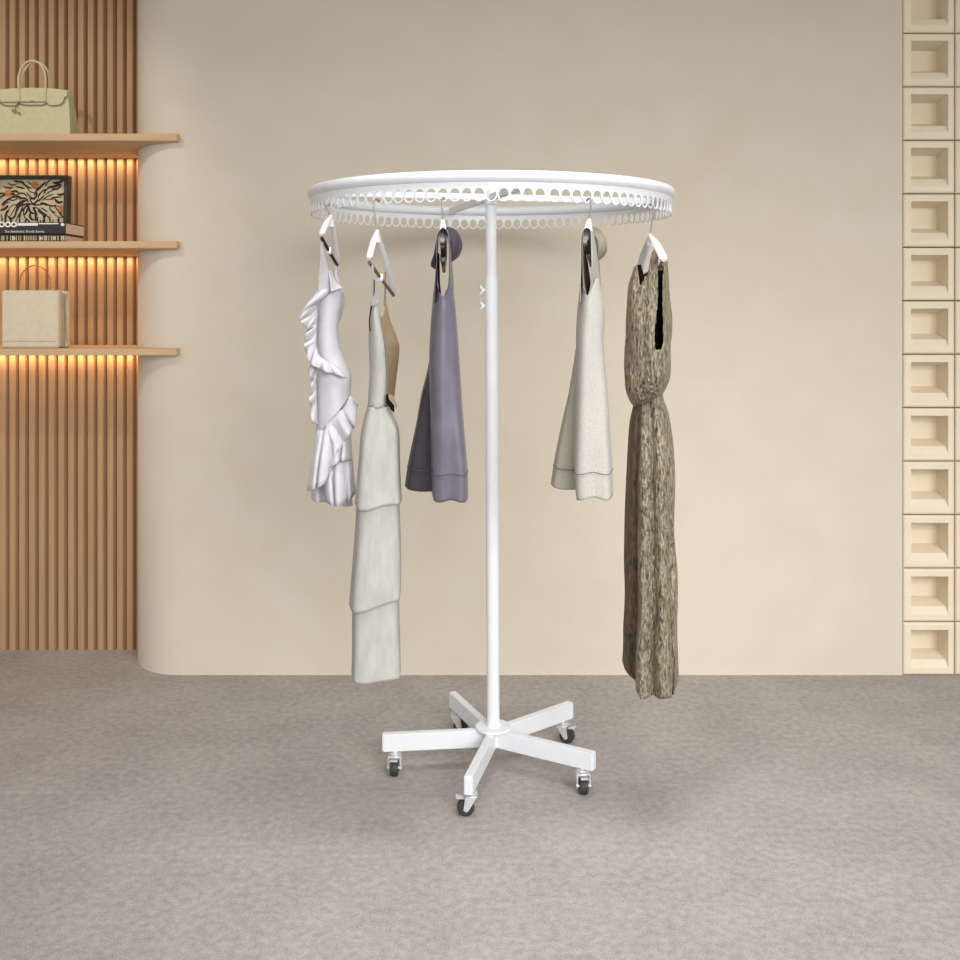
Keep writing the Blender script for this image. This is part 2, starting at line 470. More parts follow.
# ------------------------------------------------------------------ framed print
Z = sh2[0]
yp = 1392.0; lean = 0.06
t = thing('picture_frame', 'dark framed leaf print leaning on the middle shelf behind the books', 'picture frame', (XX(32, yp), yp, Z))
fx0, fx1 = XX(-6, yp), XX(68, yp); fz1 = Z + (241.2 - 176.8) * yp / F + 6
def fp(x, z, y=0.0): return Vector((x, yp + y + (z - Z) * lean, z))
def frame_box(bm, x0, x1, z0, z1, d0, d1):
    vs = [fp(x0, z0, d0), fp(x1, z0, d0), fp(x1, z1, d0), fp(x0, z1, d0), fp(x0, z0, d1), fp(x1, z0, d1), fp(x1, z1, d1), fp(x0, z1, d1)]
    v = [bm.verts.new(p) for p in vs]
    for q in ((0, 1, 2, 3), (5, 4, 7, 6), (1, 5, 6, 2), (4, 0, 3, 7), (3, 2, 6, 7), (4, 5, 1, 0)): bm.faces.new([v[k] for k in q])
bw = 5.0
for a_ in ((fx0, fx1, fz1 - bw, fz1), (fx0, fx1, Z, Z + bw), (fx0, fx0 + bw, Z + bw, fz1 - bw), (fx1 - bw, fx1, Z + bw, fz1 - bw)):
    bm = bmesh.new(); frame_box(bm, *a_, -6, 8)
    bmesh.ops.bevel(bm, geom=bm.edges[:], offset=0.5, segments=1, affect='EDGES')
    obj('frame_rail', bm, M['frame'], t, smooth=False)
bm = bmesh.new()
ix0, ix1, iz0, iz1 = fx0 + bw, fx1 - bw, Z + bw, fz1 - bw
frame_box(bm, ix0, ix1, iz0, iz1, 0, 4)
for f in bm.faces: f.material_index = 0
def leaf(cx, cz, ang, ln_, wd, bend):
    n = 10; L = []; R_ = []
    for i in range(n + 1):
        s = i / n
        a2 = ang + bend * (s - 0.5)
        px = cx + ln_ * (s - 0.5) * math.cos(a2); pz = cz + ln_ * (s - 0.5) * math.sin(a2)
        w = wd * math.sin(PI * min(1, s * 0.97 + 0.02)) ** 0.7 * (1 + 0.18 * math.sin(9 * s))
        L.append((px - w * math.sin(a2), pz + w * math.cos(a2))); R_.append((px + w * math.sin(a2), pz - w * math.cos(a2)))
    return L, R_
def put_leaf(L, R_, mi, d):
    def cl(p): return fp(min(ix1 - 0.3, max(ix0 + 0.3, p[0])), min(iz1 - 0.3, max(iz0 + 0.3, p[1])), d)
    va = [bm.verts.new(cl(p)) for p in L]; vb = [bm.verts.new(cl(p)) for p in R_]
    for i in range(len(va) - 1):
        try: bm.faces.new((va[i], va[i + 1], vb[i + 1], vb[i])).material_index = mi
        except Exception: pass
rr = random.Random(3)
mx, mz = (ix0 + ix1) / 2, (iz0 + iz1) / 2 + 4
k = 0
for rad, cnt, ln_, wd in ((8, 9, 15, 1.0), (17, 13, 16, 1.0), (26, 19, 17, 0.9), (35, 25, 18, 0.9), (44, 30, 18, 0.9), (53, 34, 17, 1.0)):
    for i in range(cnt):
        an = 2 * PI * i / cnt + rad * 0.13 + rr.uniform(-0.08, 0.08)
        px, pz = mx + rad * math.cos(an), mz + rad * 0.82 * math.sin(an)
        if not (ix0 + 2 < px < ix1 - 2 and iz0 + 2 < pz < iz1 - 2): continue
        L, R_ = leaf(px, pz, an + rr.uniform(-0.3, 0.3) + (0.75 if px < mx else -0.35), ln_ * rr.uniform(0.7, 1.2), wd * rr.uniform(0.7, 2.1), rr.uniform(-1.0, 1.4))
        put_leaf(L, R_, 1, -0.3 - 0.01 * k); k += 1
for fxp, fyp in ((7, 194), (62, 210), (34, 186)):
    cx, cz = XX(fxp, yp), Z + 6 + (241.2 - fyp) * yp / F
    for q in range(6):
        a2 = q * PI / 3
        L, R_ = leaf(cx + 2.6 * math.cos(a2), cz + 2.6 * math.sin(a2), a2, 6.0, 1.6, 0.2); put_leaf(L, R_, 2, -1.4 - 0.02 * q)
bmesh.ops.recalc_face_normals(bm, faces=bm.faces[:])
obj('print', bm, [M['artcream'], M['artblack'], M['artorange']], t, smooth=False)

# ------------------------------------------------------------------ books
def text_mesh(bm, s, x, z, y, size, mi, sx=1.0):
    cu = bpy.data.curves.new('t', 'FONT'); cu.body = s; cu.size = size; cu.resolution_u = 3
    o = bpy.data.objects.new('t', cu); C.objects.link(o)
    dg = bpy.context.evaluated_depsgraph_get(); me = bpy.data.meshes.new_from_object(o.evaluated_get(dg))
    tmp = bmesh.new(); tmp.from_mesh(me)
    mp = {}
    for v in tmp.verts: mp[v.index] = bm.verts.new((x + v.co.x * sx, y, z + v.co.y))
    tmp.faces.ensure_lookup_table()
    for f in tmp.faces:
        try: bm.faces.new([mp[v.index] for v in f.verts]).material_index = mi
        except Exception: pass
    tmp.free(); bpy.data.objects.remove(o); bpy.data.meshes.remove(me); bpy.data.curves.remove(cu)

yk = 1321.0
def zb(py): return Z + (241.2 - py) * yk / F
def book(label, x1px, z0, z1, depth, kind):
    x0, x1 = XX(-22, yk), XX(x1px, yk)
    t = thing('book', label, 'book', ((x0 + x1) / 2, yk, z0), 'books lying on the middle shelf')
    cv = 1.1
    bm = bmesh.new()
    add_box(bm, (x0, yk, z0), (x1, yk + depth, z0 + cv), 0.2, 0, 1)
    add_box(bm, (x0, yk, z1 - cv), (x1, yk + depth, z1), 0.2, 0, 1)
    add_box(bm, (x0, yk, z0), (x1, yk + 1.4, z1), 0.3, 0, 1)
    obj('cover', bm, M['bookblack'], t, smooth=False)
    bm = bmesh.new(); add_box(bm, (x0 + 1.5, yk + 1.5, z0 + cv), (x1 - 0.8, yk + depth - 1.5, z1 - cv))
    obj('pages', bm, M['page'], t, smooth=False)
    bm = bmesh.new()
    yy = yk - 0.25
    if kind == 0:
        # row of rings, a pale line and a second line of small lettering
        for px in (1.8, 8.0, 14.0):
            c = Vector((XX(px, yk), yy, zb(224.3))); n = 20
            o1 = [bm.verts.new(c + Vector((4.0 * math.cos(2 * PI * i / n), 0, 3.6 * math.sin(2 * PI * i / n)))) for i in range(n)]
            o2 = [bm.verts.new(c + Vector((1.9 * math.cos(2 * PI * i / n), 0, 1.7 * math.sin(2 * PI * i / n)))) for i in range(n)]
            for i in range(n): bm.faces.new((o1[i], o1[(i + 1) % n], o2[(i + 1) % n], o2[i]))
        for xa, xb, ya, yb_ in ((17.5, 38, 222.8, 225.6), (39, 58.5, 222.9, 224.1)):
            bm.faces.new([bm.verts.new(p) for p in (Vector((XX(xa, yk), yy, zb(yb_))), Vector((XX(xb, yk), yy, zb(yb_))), Vector((XX(xb, yk), yy, zb(ya))), Vector((XX(xa, yk), yy, zb(ya))))])
        c = Vector((XX(62.6, yk), yy, zb(224.4)))
        bm.faces.new([bm.verts.new(c + Vector((2.4 * math.cos(2 * PI * i / 14), 0, 2.0 * math.sin(2 * PI * i / 14)))) for i in range(14)])
        text_mesh(bm, 'The Aesthetics: Kunde Stores', XX(4.4, yk), zb(232.4), yy, 4.3, 0, 0.95)
    else:
        rb = random.Random(5); px = -20
        while px < 63:
            w = rb.choice((0.7, 1.0, 1.4)); 
            bm.faces.new([bm.verts.new(Vector((XX(a, yk), yy, zb(c)))) for a, c in ((px, 240.4), (px + w, 240.4), (px + w, 235.6), (px, 235.6))])
            px += rb.choice((1.8, 2.4, 3.4))
        for px in (14.2, 41, 54.6):
            c = Vector((XX(px, yk), yy - 0.2, zb(238.2)))
            bm.faces.new([bm.verts.new(c + Vector((1.9 * math.cos(2 * PI * i / 14), 0, 1.9 * math.sin(2 * PI * i / 14)))) for i in range(14)])
    bmesh.ops.recalc_face_normals(bm, faces=bm.faces[:])
    obj('spine_print', bm, M['ink'] if kind == 0 else M['artcream'], t, smooth=False)
zs = zb(234.2)
book('thick book with a cream and black striped spine at the bottom of the pile', 64.4, Z, zs - 0.05, 62, 1)
book('black book with white ringed lettering on top of the striped book', 65.6, zs + 0.05, zb(222.2), 64, 0)

# ------------------------------------------------------------------ cream bag
Z = sh3[0]
t = thing('cream_bag', 'cream box-shaped bag with thin wire handle on the lowest shelf', 'bag', (XX(32, 1330), 1350, Z))
yf = 1323.0
zt = Z + (348.6 - 290.2) * yf / F
bm = bmesh.new(); add_box(bm, (XX(0.8, yf), yf, Z), (XX(58.6, yf), yf + 15, zt), 4.0, 0, 5)
obj('front_compartment', bm, M['creambag'], t)
bm = bmesh.new(); add_box(bm, (XX(2, yf) - 0, yf + 15.2, Z + 1), (XX(59.5, yf), yf + 19, zt - 4), 1.0, 0, 2)
obj('gusset', bm, M['creamdark'], t, label='darker folded gusset between the two compartments')
bm = bmesh.new(); add_box(bm, (XX(1.5, yf), yf + 19.2, Z), (XX(61.6, yf), yf + 31, zt - 1), 4.0, 0, 5)
obj('rear_compartment', bm, M['creambag'], t)
bm = bmesh.new()
pts = [(19.6, 291), (19.4, 283), (22, 274), (28, 267.4), (35, 265.4), (42, 267.4), (48.4, 274), (50.8, 283), (50.6, 291)]
add_tube(bm, [Vector((XX(p[0] - 5.5, yf), yf + 16, Z + (348.6 - p[1]) * yf / F)) for p in cat(pts, 40)], 0.7, 8)
obj('wire_handle', bm, M['wire'], t)
bm = bmesh.new()
add_tube(bm, [Vector((XX(60.8, yf), yf + 17, Z + (348.6 - p) * yf / F)) + Vector((1.3 * math.cos(k_), 0, 0)) for p, k_ in ((293, 0), (299, 1), (304, 2.5), (310, 4), (330, 5), (343, 6))], 0.8, 8)
obj('side_cord', bm, M['creamdark'], t)
bm = bmesh.new()
add_box(bm, (XX(4, yf), yf - 0.35, Z + 8.4), (XX(56, yf), yf + 0.2, Z + 9.2))
obj('base_seam', bm, M['creamdark'], t, smooth=False)

# ------------------------------------------------------------------ round clothes rack
BX = XX(493.3, RD); TX = XX(490.9, RD)
ZR = CAMZ + 102.0                 # ring tube height
ZA = CAMZ - 430.0                 # top of the base arms
rack = thing('round_clothes_rack', 'tall white round clothes rack on a five-arm wheeled base', 'clothes rack', (BX, RD, 0))
RR = 176.5; RT = 5.2
bm = bmesh.new()
add_tube(bm, [Vector((TX + RR * math.cos(2 * PI * i / 160), RD + RR * math.sin(2 * PI * i / 160), ZR)) for i in range(160)], RT, 18, closed=True)
obj('ring_tube', bm, M['white'], rack)

# scalloped hanging strip
bm = bmesh.new()
SR = RR + 1.2; SH = 16.5; HC = 6.2; ST = ZR - 4.6
NC = 108; gap = 2.6 / SR
ca = (2 * PI - 4 * gap) / NC; hw = ca * SR / 2
def sp(a, v): return Vector((TX + SR * math.cos(a), RD + SR * math.sin(a), ST - SH + v))
spoke0 = math.atan2(-170, 45)
def cell(ac):
    n = 32; inn = []; out = []
    angs = sorted([2 * PI * i / n for i in range(n)] + [math.atan2(SH - HC, hw), PI - math.atan2(SH - HC, hw)])
    for ph in angs:
        c, s = math.cos(ph), math.sin(ph)
        if s <= 1e-9: r = 1 / math.sqrt((c / hw) ** 2 + (s / HC) ** 2)
        else: r = min(hw / max(1e-6, abs(c)), (SH - HC) / s)
        out.append(bm.verts.new(sp(ac + r * c / SR, HC + r * s)))
        ri = 1 / math.sqrt((c / 4.1) ** 2 + (s / 5.0) ** 2)
        inn.append(bm.verts.new(sp(ac + ri * c / SR, HC + ri * s)))
    k = len(angs)
    for i in range(k):
        j = (i + 1) % k
        bm.faces.new((out[i], out[j], inn[j], inn[i]))
for q in range(4):
    a0 = spoke0 + q * PI / 2
    v = [bm.verts.new(sp(a0 + s * gap / 2, vv)) for s, vv in ((-1, 1.5), (1, 1.5), (1, SH), (-1, SH))]
    bm.faces.new(v)
    for i in range(27): cell(a0 + gap / 2 + ca * (i + 0.5))
bmesh.ops.remove_doubles(bm, verts=bm.verts[:], dist=0.02)
bmesh.ops.recalc_face_normals(bm, faces=bm.faces[:])
obj('scalloped_strip', bm, M['white'], rack, mods=solid(1.0), smooth=False)

for q in range(4):
    a0 = spoke0 + q * PI / 2
    d = Vector((math.cos(a0), math.sin(a0), 0)); nrm = Vector((-d.y, d.x, 0)); c = Vector((TX, RD, ZR - 1.0))
    bm = bmesh.new()
    pa, pb = c + d * 5.0, c + d * (RR - 3.6)
    hw_, hh = 2.8, 3.2
    poly = [pa + nrm * sx * hw_ + Vector((0, 0, sz * hh)) for sx, sz in ((-1, -1), (1, -1), (1, 1), (-1, 1))]
    add_prism(bm, poly, pb - pa)
    bmesh.ops.bevel(bm, geom=bm.edges[:], offset=0.6, segments=2, affect='EDGES')
    sp_ = obj('spoke', bm, M['white'], rack)
    bm = bmesh.new(); q_ = c + d * (RR - 12)
    add_cyl(bm, q_ + nrm * 3.2 * (-1), q_ - nrm * 2.4, 1.0, 12); obj('screw', bm, M['chrome'], sp_)

def lean_x(z): return BX + (TX - BX) * (z - ZA) / (ZR - ZA)
zsl = ZZ(278.5, RD); zhub = ZZ(205.3, RD)
bm = bmesh.new(); add_cyl(bm, (lean_x(ZA), RD, ZA + 0.5), (lean_x(zsl), RD, zsl), 6.4, 32)
bmesh.ops.bevel(bm, geom=[e for e in bm.edges if len(e.link_faces) == 2 and any(len(f.verts) > 4 for f in e.link_faces)], offset=0.6, segments=2, affect='EDGES')
obj('lower_pole', bm, M['white'], rack)
bm = bmesh.new(); add_cyl(bm, (lean_x(zsl), RD, zsl), (lean_x(zhub), RD, zhub), 5.5, 32)
obj('upper_pole', bm, M['white'], rack)
bm = bmesh.new(); add_lathe(bm, [(5.4, zhub + 0.2), (6.0, zhub + 0.8), (6.0, ZR + 15), (5.2, ZR + 16)], (TX, RD, 0))
obj('top_hub', bm, M['white'], rack)
for py, tw in ((290.3, 0.5), (306.0, 1.35)):
    z = ZZ(py, RD); xb = lean_x(z) - 6.2
    bm = bmesh.new(); add_cyl(bm, (xb + 1, RD, z), (xb - 3.0, RD, z), 1.1, 12)
    for s in (-1, 1):
        dv = Vector((-0.55, 0.25 * s, s * math.cos(tw * 0.4)))
        add_tube(bm, [Vector((xb - 1.6, RD, z)), Vector((xb - 2.2, RD, z)) + dv * 2.2, Vector((xb - 2.6, RD - s * math.sin(tw), z)) + dv * 4.6], [0.9, 1.25, 0.8], 10)
    obj('wing_bolt', bm, M['white'], rack)

# base
bm = bmesh.new()
add_lathe(bm, [(17.6, ZA + 0.2), (18.0, ZA + 0.6), (18.0, ZA + 2.2), (17.4, ZA + 2.8), (7.2, ZA + 2.8), (7.2, ZA + 6.0), (6.3, ZA + 6.4)], (BX, RD, 0), 48)
obj('hub_plate', bm, M['white'], rack)
bm = bmesh.new()
add_lathe(bm, [(8.2, ZA - 16.5), (8.8, ZA - 16), (8.8, ZA - 0.2), (8.2, ZA)], (BX, RD, 0), 32)
obj('hub_core', bm, M['white'], rack)
ANG = [math.radians(a - 4.6) for a in (191, 262, 334, 45.2, 118)]
AR = 110.0; AW = 4.0; AH = 17.0
caster_dir = [math.radians(a) for a in (268, 186, 275, 335, 345)]     # where the wheel trails
for a0, cd in zip(ANG, caster_dir):
    d = Vector((math.cos(a0), math.sin(a0), 0)); nrm = Vector((-d.y, d.x, 0)); c = Vector((BX, RD, 0))
    bm = bmesh.new()
    poly = [c + d * 5 + nrm * sx * AW + Vector((0, 0, zz)) for sx, zz in ((-1, ZA - AH), (1, ZA - AH), (1, ZA), (-1, ZA))]
    add_prism(bm, poly, d * (AR - 5))
    bmesh.ops.bevel(bm, geom=bm.edges[:], offset=0.6, segments=2, affect='EDGES')
    arm = obj('base_arm', bm, M['white'], rack, smooth=True)
    bm = bmesh.new()
    poly = [c + d * (AR - 0.2) + nrm * sx * (AW - 0.9) + Vector((0, 0, zz)) for sx, zz in ((-1, ZA - AH + 0.9), (1, ZA - AH + 0.9), (1, ZA - 0.9), (-1, ZA - 0.9))]
    add_prism(bm, poly, d * 0.7); obj('end_cap', bm, M['white'], arm, smooth=False)
    # caster: swivel plate and fork, wheel, brake
    p = c + d * (AR - 12); zb0 = ZA - AH
    e = Vector((math.cos(cd), math.sin(cd), 0)); sx_ = Vector((-e.y, e.x, 0))
    wr = 7.8; off = 5.0
    wc = p + e * off + Vector((0, 0, wr))
    bm = bmesh.new()
    add_lathe(bm, [(2.6, 0.2), (2.6, -1.6)], (p.x, p.y, zb0), 16)
    add_lathe(bm, [(5.4, -1.4), (5.8, -1.8), (5.8, -3.4), (4.4, -4.0)], (p.x, p.y, zb0), 24)
    add_lathe(bm, [(6.2, -4.0), (6.4, -4.4), (6.2, -5.6)], (p.x, p.y, zb0), 24)
    for s in (-1, 1):
        q = p + sx_ * s * 5.6
        top = zb0 - 4.6
        poly = [q - e * 4.6 + Vector((0, 0, top)), q + e * 6.0 + Vector((0, 0, top)), Vector((wc.x, wc.y, 0)) + sx_ * s * 5.6 + e * 2.6 + Vector((0, 0, wr - 0.6)),
                Vector((wc.x, wc.y, 0)) + sx_ * s * 5.6 + Vector((0, 0, wr - 2.6)), Vector((wc.x, wc.y, 0)) + sx_ * s * 5.6 - e * 2.4 + Vector((0, 0, wr - 0.8))]
        add_prism(bm, poly, sx_ * s * 0.9)
    poly = [p + e * 6.0 - sx_ * 6.4 + Vector((0, 0, zb0 - 5.4)), p + e * 6.0 + sx_ * 6.4 + Vector((0, 0, zb0 - 5.4)), p - e * 4.6 + sx_ * 6.4 + Vector((0, 0, zb0 - 5.4)), p - e * 4.6 - sx_ * 6.4 + Vector((0, 0, zb0 - 5.4))]
    add_prism(bm, poly, (0, 0, 1.0))
    cst = obj('caster', bm, M['chrome'], rack, smooth=True, angle=30)
    bm = bmesh.new()
    rings = []; n = 32
    for r, y in ((2.2, -3.6), (6.2, -3.9), (7.3, -3.6), (7.8, -2.4), (7.8, 2.4), (7.3, 3.6), (6.2, 3.9), (2.2, 3.6)):
        rings.append([bm.verts.new(wc + sx_ * y + e * (r * math.cos(2 * PI * i / n)) + Vector((0, 0, r * math.sin(2 * PI * i / n)))) for i in range(n)])
    for A, B in zip(rings, rings[1:]):
        for j in range(n): bm.faces.new((A[j], A[(j + 1) % n], B[(j + 1) % n], B[j]))
    bm.faces.new(rings[0]); bm.faces.new(rings[-1][::-1]); bmesh.ops.recalc_face_normals(bm, faces=bm.faces[:])
    obj('wheel', bm, M['rubber'], cst)
    bm = bmesh.new(); add_cyl(bm, wc - sx_ * 7.0, wc + sx_ * 7.0, 1.5, 14); obj('axle', bm, M['chrome'], cst)
    bm = bmesh.new()
    bb = p + e * 9.0 + Vector((0, 0, zb0 - 7.5))
    poly = [bb - sx_ * 3 - e * 3, bb + sx_ * 3 - e * 3, bb + sx_ * 4 + e * 5.0 + Vector((0, 0, 1.5)), bb - sx_ * 4 + e * 5.0 + Vector((0, 0, 1.5))]
    add_prism(bm, poly, (0, 0, 0.8)); obj('brake_tab', bm, M['chrome'], cst, smooth=False)

# ------------------------------------------------------------------ hangers
def ring_point(px, r=SR):
    """Point of the strip's front half seen at photo column px."""
    best = None
    for i in range(1800):
        a = PI + PI * i / 1800
        X = TX + r * math.cos(a); Y = RD + r * math.sin(a)
        e = abs(480 + X * F / Y - px)
        if best is None or e < best[0]: best = (e, a, X, Y)
    return best[1:]

def hole_near(px):
    """Angle of the centre of the strip hole nearest photo column px."""
    a, X, Y = ring_point(px)
    best = None
    for q in range(4):
        a0 = spoke0 + q * PI / 2
        for i in range(27):
            ac = a0 + gap / 2 + ca * (i + 0.5)
            dd = abs((ac - a + PI) % (2 * PI) - PI)
            if best is None or dd < best[0]: best = (dd, ac)
    return best[1]

def hanger(px, apex, near, far, label, barmat, dN=-52, dF=52, capw=2.7):
    ac = hole_near(px); at_, _x, _y = ring_point(px)
    da = (at_ - ac + PI) % (2 * PI) - PI
    da = max(-2.6 / SR, min(2.6 / SR, da)); a = ac + da; out = Vector((math.cos(a), math.sin(a), 0))
    hp = Vector((TX + SR * out.x, RD + SR * out.y, ST - SH + HC - 5.45 * math.sqrt(1 - (da * SR / 4.6) ** 2)))     # loop rim under the hook
    Y0 = hp.y
    t = thing('clothes_hanger', label, 'hanger', (hp.x, hp.y, hp.z), 'hangers hooked in the round rack')
    A = W(apex[0], apex[1], Y0 + out.y * 3); N = W(near[0], near[1], Y0 + dN); Fp = W(far[0], far[1], Y0 + dF)
    bm = bmesh.new()
    cc = hp + Vector((0, 0, 0.2))
    pts = [A + Vector((0, 0, 1)), A.lerp(hp + out * 4.0, 0.6)]
    for i in range(9):
        th = -0.35 + (PI + 0.75) * i / 8
        pts.append(cc + out * 3.6 * math.cos(th) + Vector((0, 0, 2.2 * math.sin(th) + 0.4)))
    add_tube(bm, [Vector(p) for p in cat([tuple(p) for p in pts], 40)], 0.75, 8)
    obj('hook', bm, M['hookwire'], t)
    bm = bmesh.new()
    n = 20
    for E in (N, Fp):
        pp = []; rr_ = []
        for i in range(n):
            s = i / (n - 1)
            p = A.lerp(E, s); p.z += 2.0 * math.sin(PI * s)
            pp.append(p); rr_.append(1.8 + (capw - 1.8) * min(1, s * 2.0) if s < 0.96 else capw * 0.6)
        add_tube(bm, pp, rr_, 10, flat=0.8)
    add_tube(bm, [A + Vector((0, 0, 2)), A + Vector((0, 0, -4)), A + Vector((0, 0, -9))], [1.4, 2.6, 3.2], 12)
    obj('shoulders', bm, M['plastic'], t)
    bm = bmesh.new()
    add_tube(bm, [N + Vector((0, 2, -3.5)), Fp + Vector((0, 0, -3.0))], 1.5, 10)
    obj('bar', bm, barmat, t)
    bm = bmesh.new()
    m = N.lerp(Fp, 0.42) + Vector((0, 0, -3.5))
    add_box(bm, m - Vector((2.6, 2.0, 3.6)), m + Vector((2.6, 2.0, 3.0)), 0.8)
    obj('clip', bm, M['chrome'], t)
    return Y0

Y1 = hanger(331, (331, 217), (321.5, 234), (337, 262), 'white hanger at the far left, holding the white ruffled top', M['black'])
Y2 = hanger(376, (377, 232), (369, 258), (393.5, 292), 'white hanger holding the long pale tiered dress', M['brownbar'])
Y3 = hanger(443, (443, 222), (442.6, 242), (444, 268), 'white hanger holding the grey-mauve dress', M['brownbar'], dN=-26, dF=46)
Y4 = hanger(589, (589, 221), (586.0, 240), (591, 262), 'white hanger holding the short off-white linen dress', M['brownbar'], dN=-26, dF=46)
Y5 = hanger(650, (650, 236), (664, 260), (638, 276), 'white hanger at the far right, holding the long bronze dress', M['brownbar'], capw=3.6)

# ------------------------------------------------------------------ white ruffled top
t = thing('ruffled_top', 'white sleeveless top with cascading ruffles, hanging leftmost on the rack', 'top', W(325, 400, Y1))
oval = [(0.0, 0.0), (0.05, -0.7), (0.35, -1.0), (0.7, -0.95), (0.97, -0.6), (1.0, 0.1), (0.8, 0.9), (0.4, 1.0), (0.1, 0.7)]
rows = [(286, 318, 342.5, 24), (300, 317, 341, 26), (330, 316.5, 337.5, 27), (355, 316.8, 339.5, 27), (372, 317, 344.5, 27), (395, 317, 351, 27), (424, 317, 350, 27)]
bm = cloth_loft(rows, oval, oval, Y1, 50, 80, wr=1.6, wfreq=0.06, seed=2,
                top=lambda u, v: (u - 0.35) * 6, hem=lambda u, v: 12 - 42 * u)
obj('bodice', bm, M['ruffle'], t, mods=solid(0.5))
rows = [(392, 318, 349, 22), (430, 316, 350, 24), (470, 312, 352, 24), (497, 311, 353, 24)]
fold = [(0.0, -0.2), (0.18, -0.9), (0.34, -0.55), (0.5, -1.0), (0.68, -0.6), (0.86, -0.95), (1.0, -0.2), (0.85, 0.7), (0.5, 1.0), (0.15, 0.7)]
bm = cloth_loft(rows, oval, fold, Y1, 40, 96, wr=2.0, wfreq=0.06, seed=9, hem=lambda u, v: 6 * u)
obj('underskirt', bm, M['ruffle'], t, mods=solid(0.5))
# straps
bm = bmesh.new()
yn = Y1 - 46
add_sheet(bm, [W(321.3, 236, yn), W(320.6, 252, yn), W(319.3, 270, yn + 8), W(317.8, 292, yn + 14)],
          [W(323.2, 236, yn + 4), W(324.0, 252, yn + 6), W(328.8, 271, yn + 16), W(334, 292, yn + 22)], 24, 6)
obj('near_strap', bm, M['ruffle'], t, mods=solid(0.5))
bm = bmesh.new()
yn = Y1 + 46
add_sheet(bm, [W(335.2, 262, yn), W(335.0, 274, yn - 4), W(333, 290, yn - 14)], [W(336.8, 262, yn), W(336.8, 274, yn - 4), W(342, 289, yn - 20)], 20, 5)
obj('far_strap', bm, M['ruffle'], t, mods=solid(0.5))
bm = bmesh.new()
add_sheet(bm, [W(328.8, 271, Y1 - 30), W(330, 280, Y1 - 34), W(331, 292, Y1 - 34)], [W(331.5, 270, Y1 - 10), W(336.5, 281, Y1 - 16), W(343.5, 287.5, Y1 - 20)], 16, 6)
obj('neckline_panel', bm, M['ruffle'], t, mods=solid(0.5))
# frills
def frill(base, edge, **k):
    bm = bmesh.new(); add_ruffle(bm, base, edge, **k)
    obj('ruffle', bm, M['ruffle'], t, mods=solid(0.5))
n0 = Y1 - 24
frill([(322, 285, n0), (330, 288, n0 - 3), (329, 294, n0 - 2), (322, 300, n0), (318, 306, n0 + 2)], [(318, 287, n0 - 6), (312, 297, n0 - 10), (306, 306, n0 - 12), (301, 313, n0 - 10), (300.5, 316, n0 - 6)], waves=1.2, amp=2.5, side=0.6)
frill([(319, 297, n0), (318, 306, n0), (317, 316, n0), (317, 326, n0)], [(308, 305, n0 - 8), (300, 318, n0 - 10), (302.5, 324, n0 - 9), (308, 330, n0 - 8)], waves=2.4, amp=4, ph=1)
frill([(318, 312, n0), (317, 326, n0), (316.5, 340, n0), (317, 352, n0)], [(309, 322, n0 - 5), (306.5, 334, n0 - 7), (305, 345, n0 - 6), (307, 356, n0 - 5)], waves=3.5, amp=5, ph=2)
frill([(317, 330, n0), (316.5, 345, n0), (320, 356, n0 - 3), (330, 362, n0 - 4), (339, 367, n0)], [(306, 346, n0 - 5), (309, 361, n0 - 8), (318, 368, n0 - 10), (331, 373, n0 - 10), (345, 377, n0 - 4)], waves=4, amp=4, ph=0.5, side=2)
frill([(317, 356, n0), (316.5, 380, n0), (317, 400, n0), (317.5, 424, n0)], [(309, 368, n0 - 4), (311.5, 386, n0 - 5), (310, 402, n0 - 5), (313, 424, n0 - 4)], waves=4, amp=5, ph=1.7)
frill([(343, 290, n0 + 24), (341, 302, n0 + 24), (339, 318, n0 + 26)], [(345, 298, n0 + 34), (344, 306, n0 + 36), (340, 322, n0 + 32)], waves=1.5, amp=2)
frill([(350, 395, n0 + 6), (343, 408, n0 - 2), (333, 417, n0 - 6), (324, 427, n0 - 4)], [(357.5, 403, n0 + 2), (355, 425, n0 - 10), (346, 440, n0 - 14), (338, 452, n0 - 10)], waves=3, amp=5, ph=0.3, side=2)
frill([(317.5, 430, n0 - 2), (323, 430, n0 - 8), (330, 426, n0 - 8), (336, 424, n0 - 6)], [(308, 491, n0 - 6), (317, 487, n0 - 16), (327, 480, n0 - 18), (340, 446, n0 - 10)], waves=2.6, amp=5, ph=2.4, side=2.5)
frill([(330, 448, n0 - 8), (338, 440, n0 - 8), (346, 432, n0 - 4), (351, 430, n0 + 4)], [(327, 470, n0 - 10), (336, 464, n0 - 16), (345, 460, n0 - 14), (353, 462, n0 - 2)], waves=2.2, amp=4, ph=1.2, side=1.5)
frill([(322, 470, n0 - 4), (330, 458, n0 - 8), (343, 452, n0 - 8), (352, 452, n0)], [(326, 499, n0 - 8), (333, 505, n0 - 14), (345, 503, n0 - 16), (355, 494, n0 - 2)], waves=3.2, amp=5, ph=0.2, side=2)

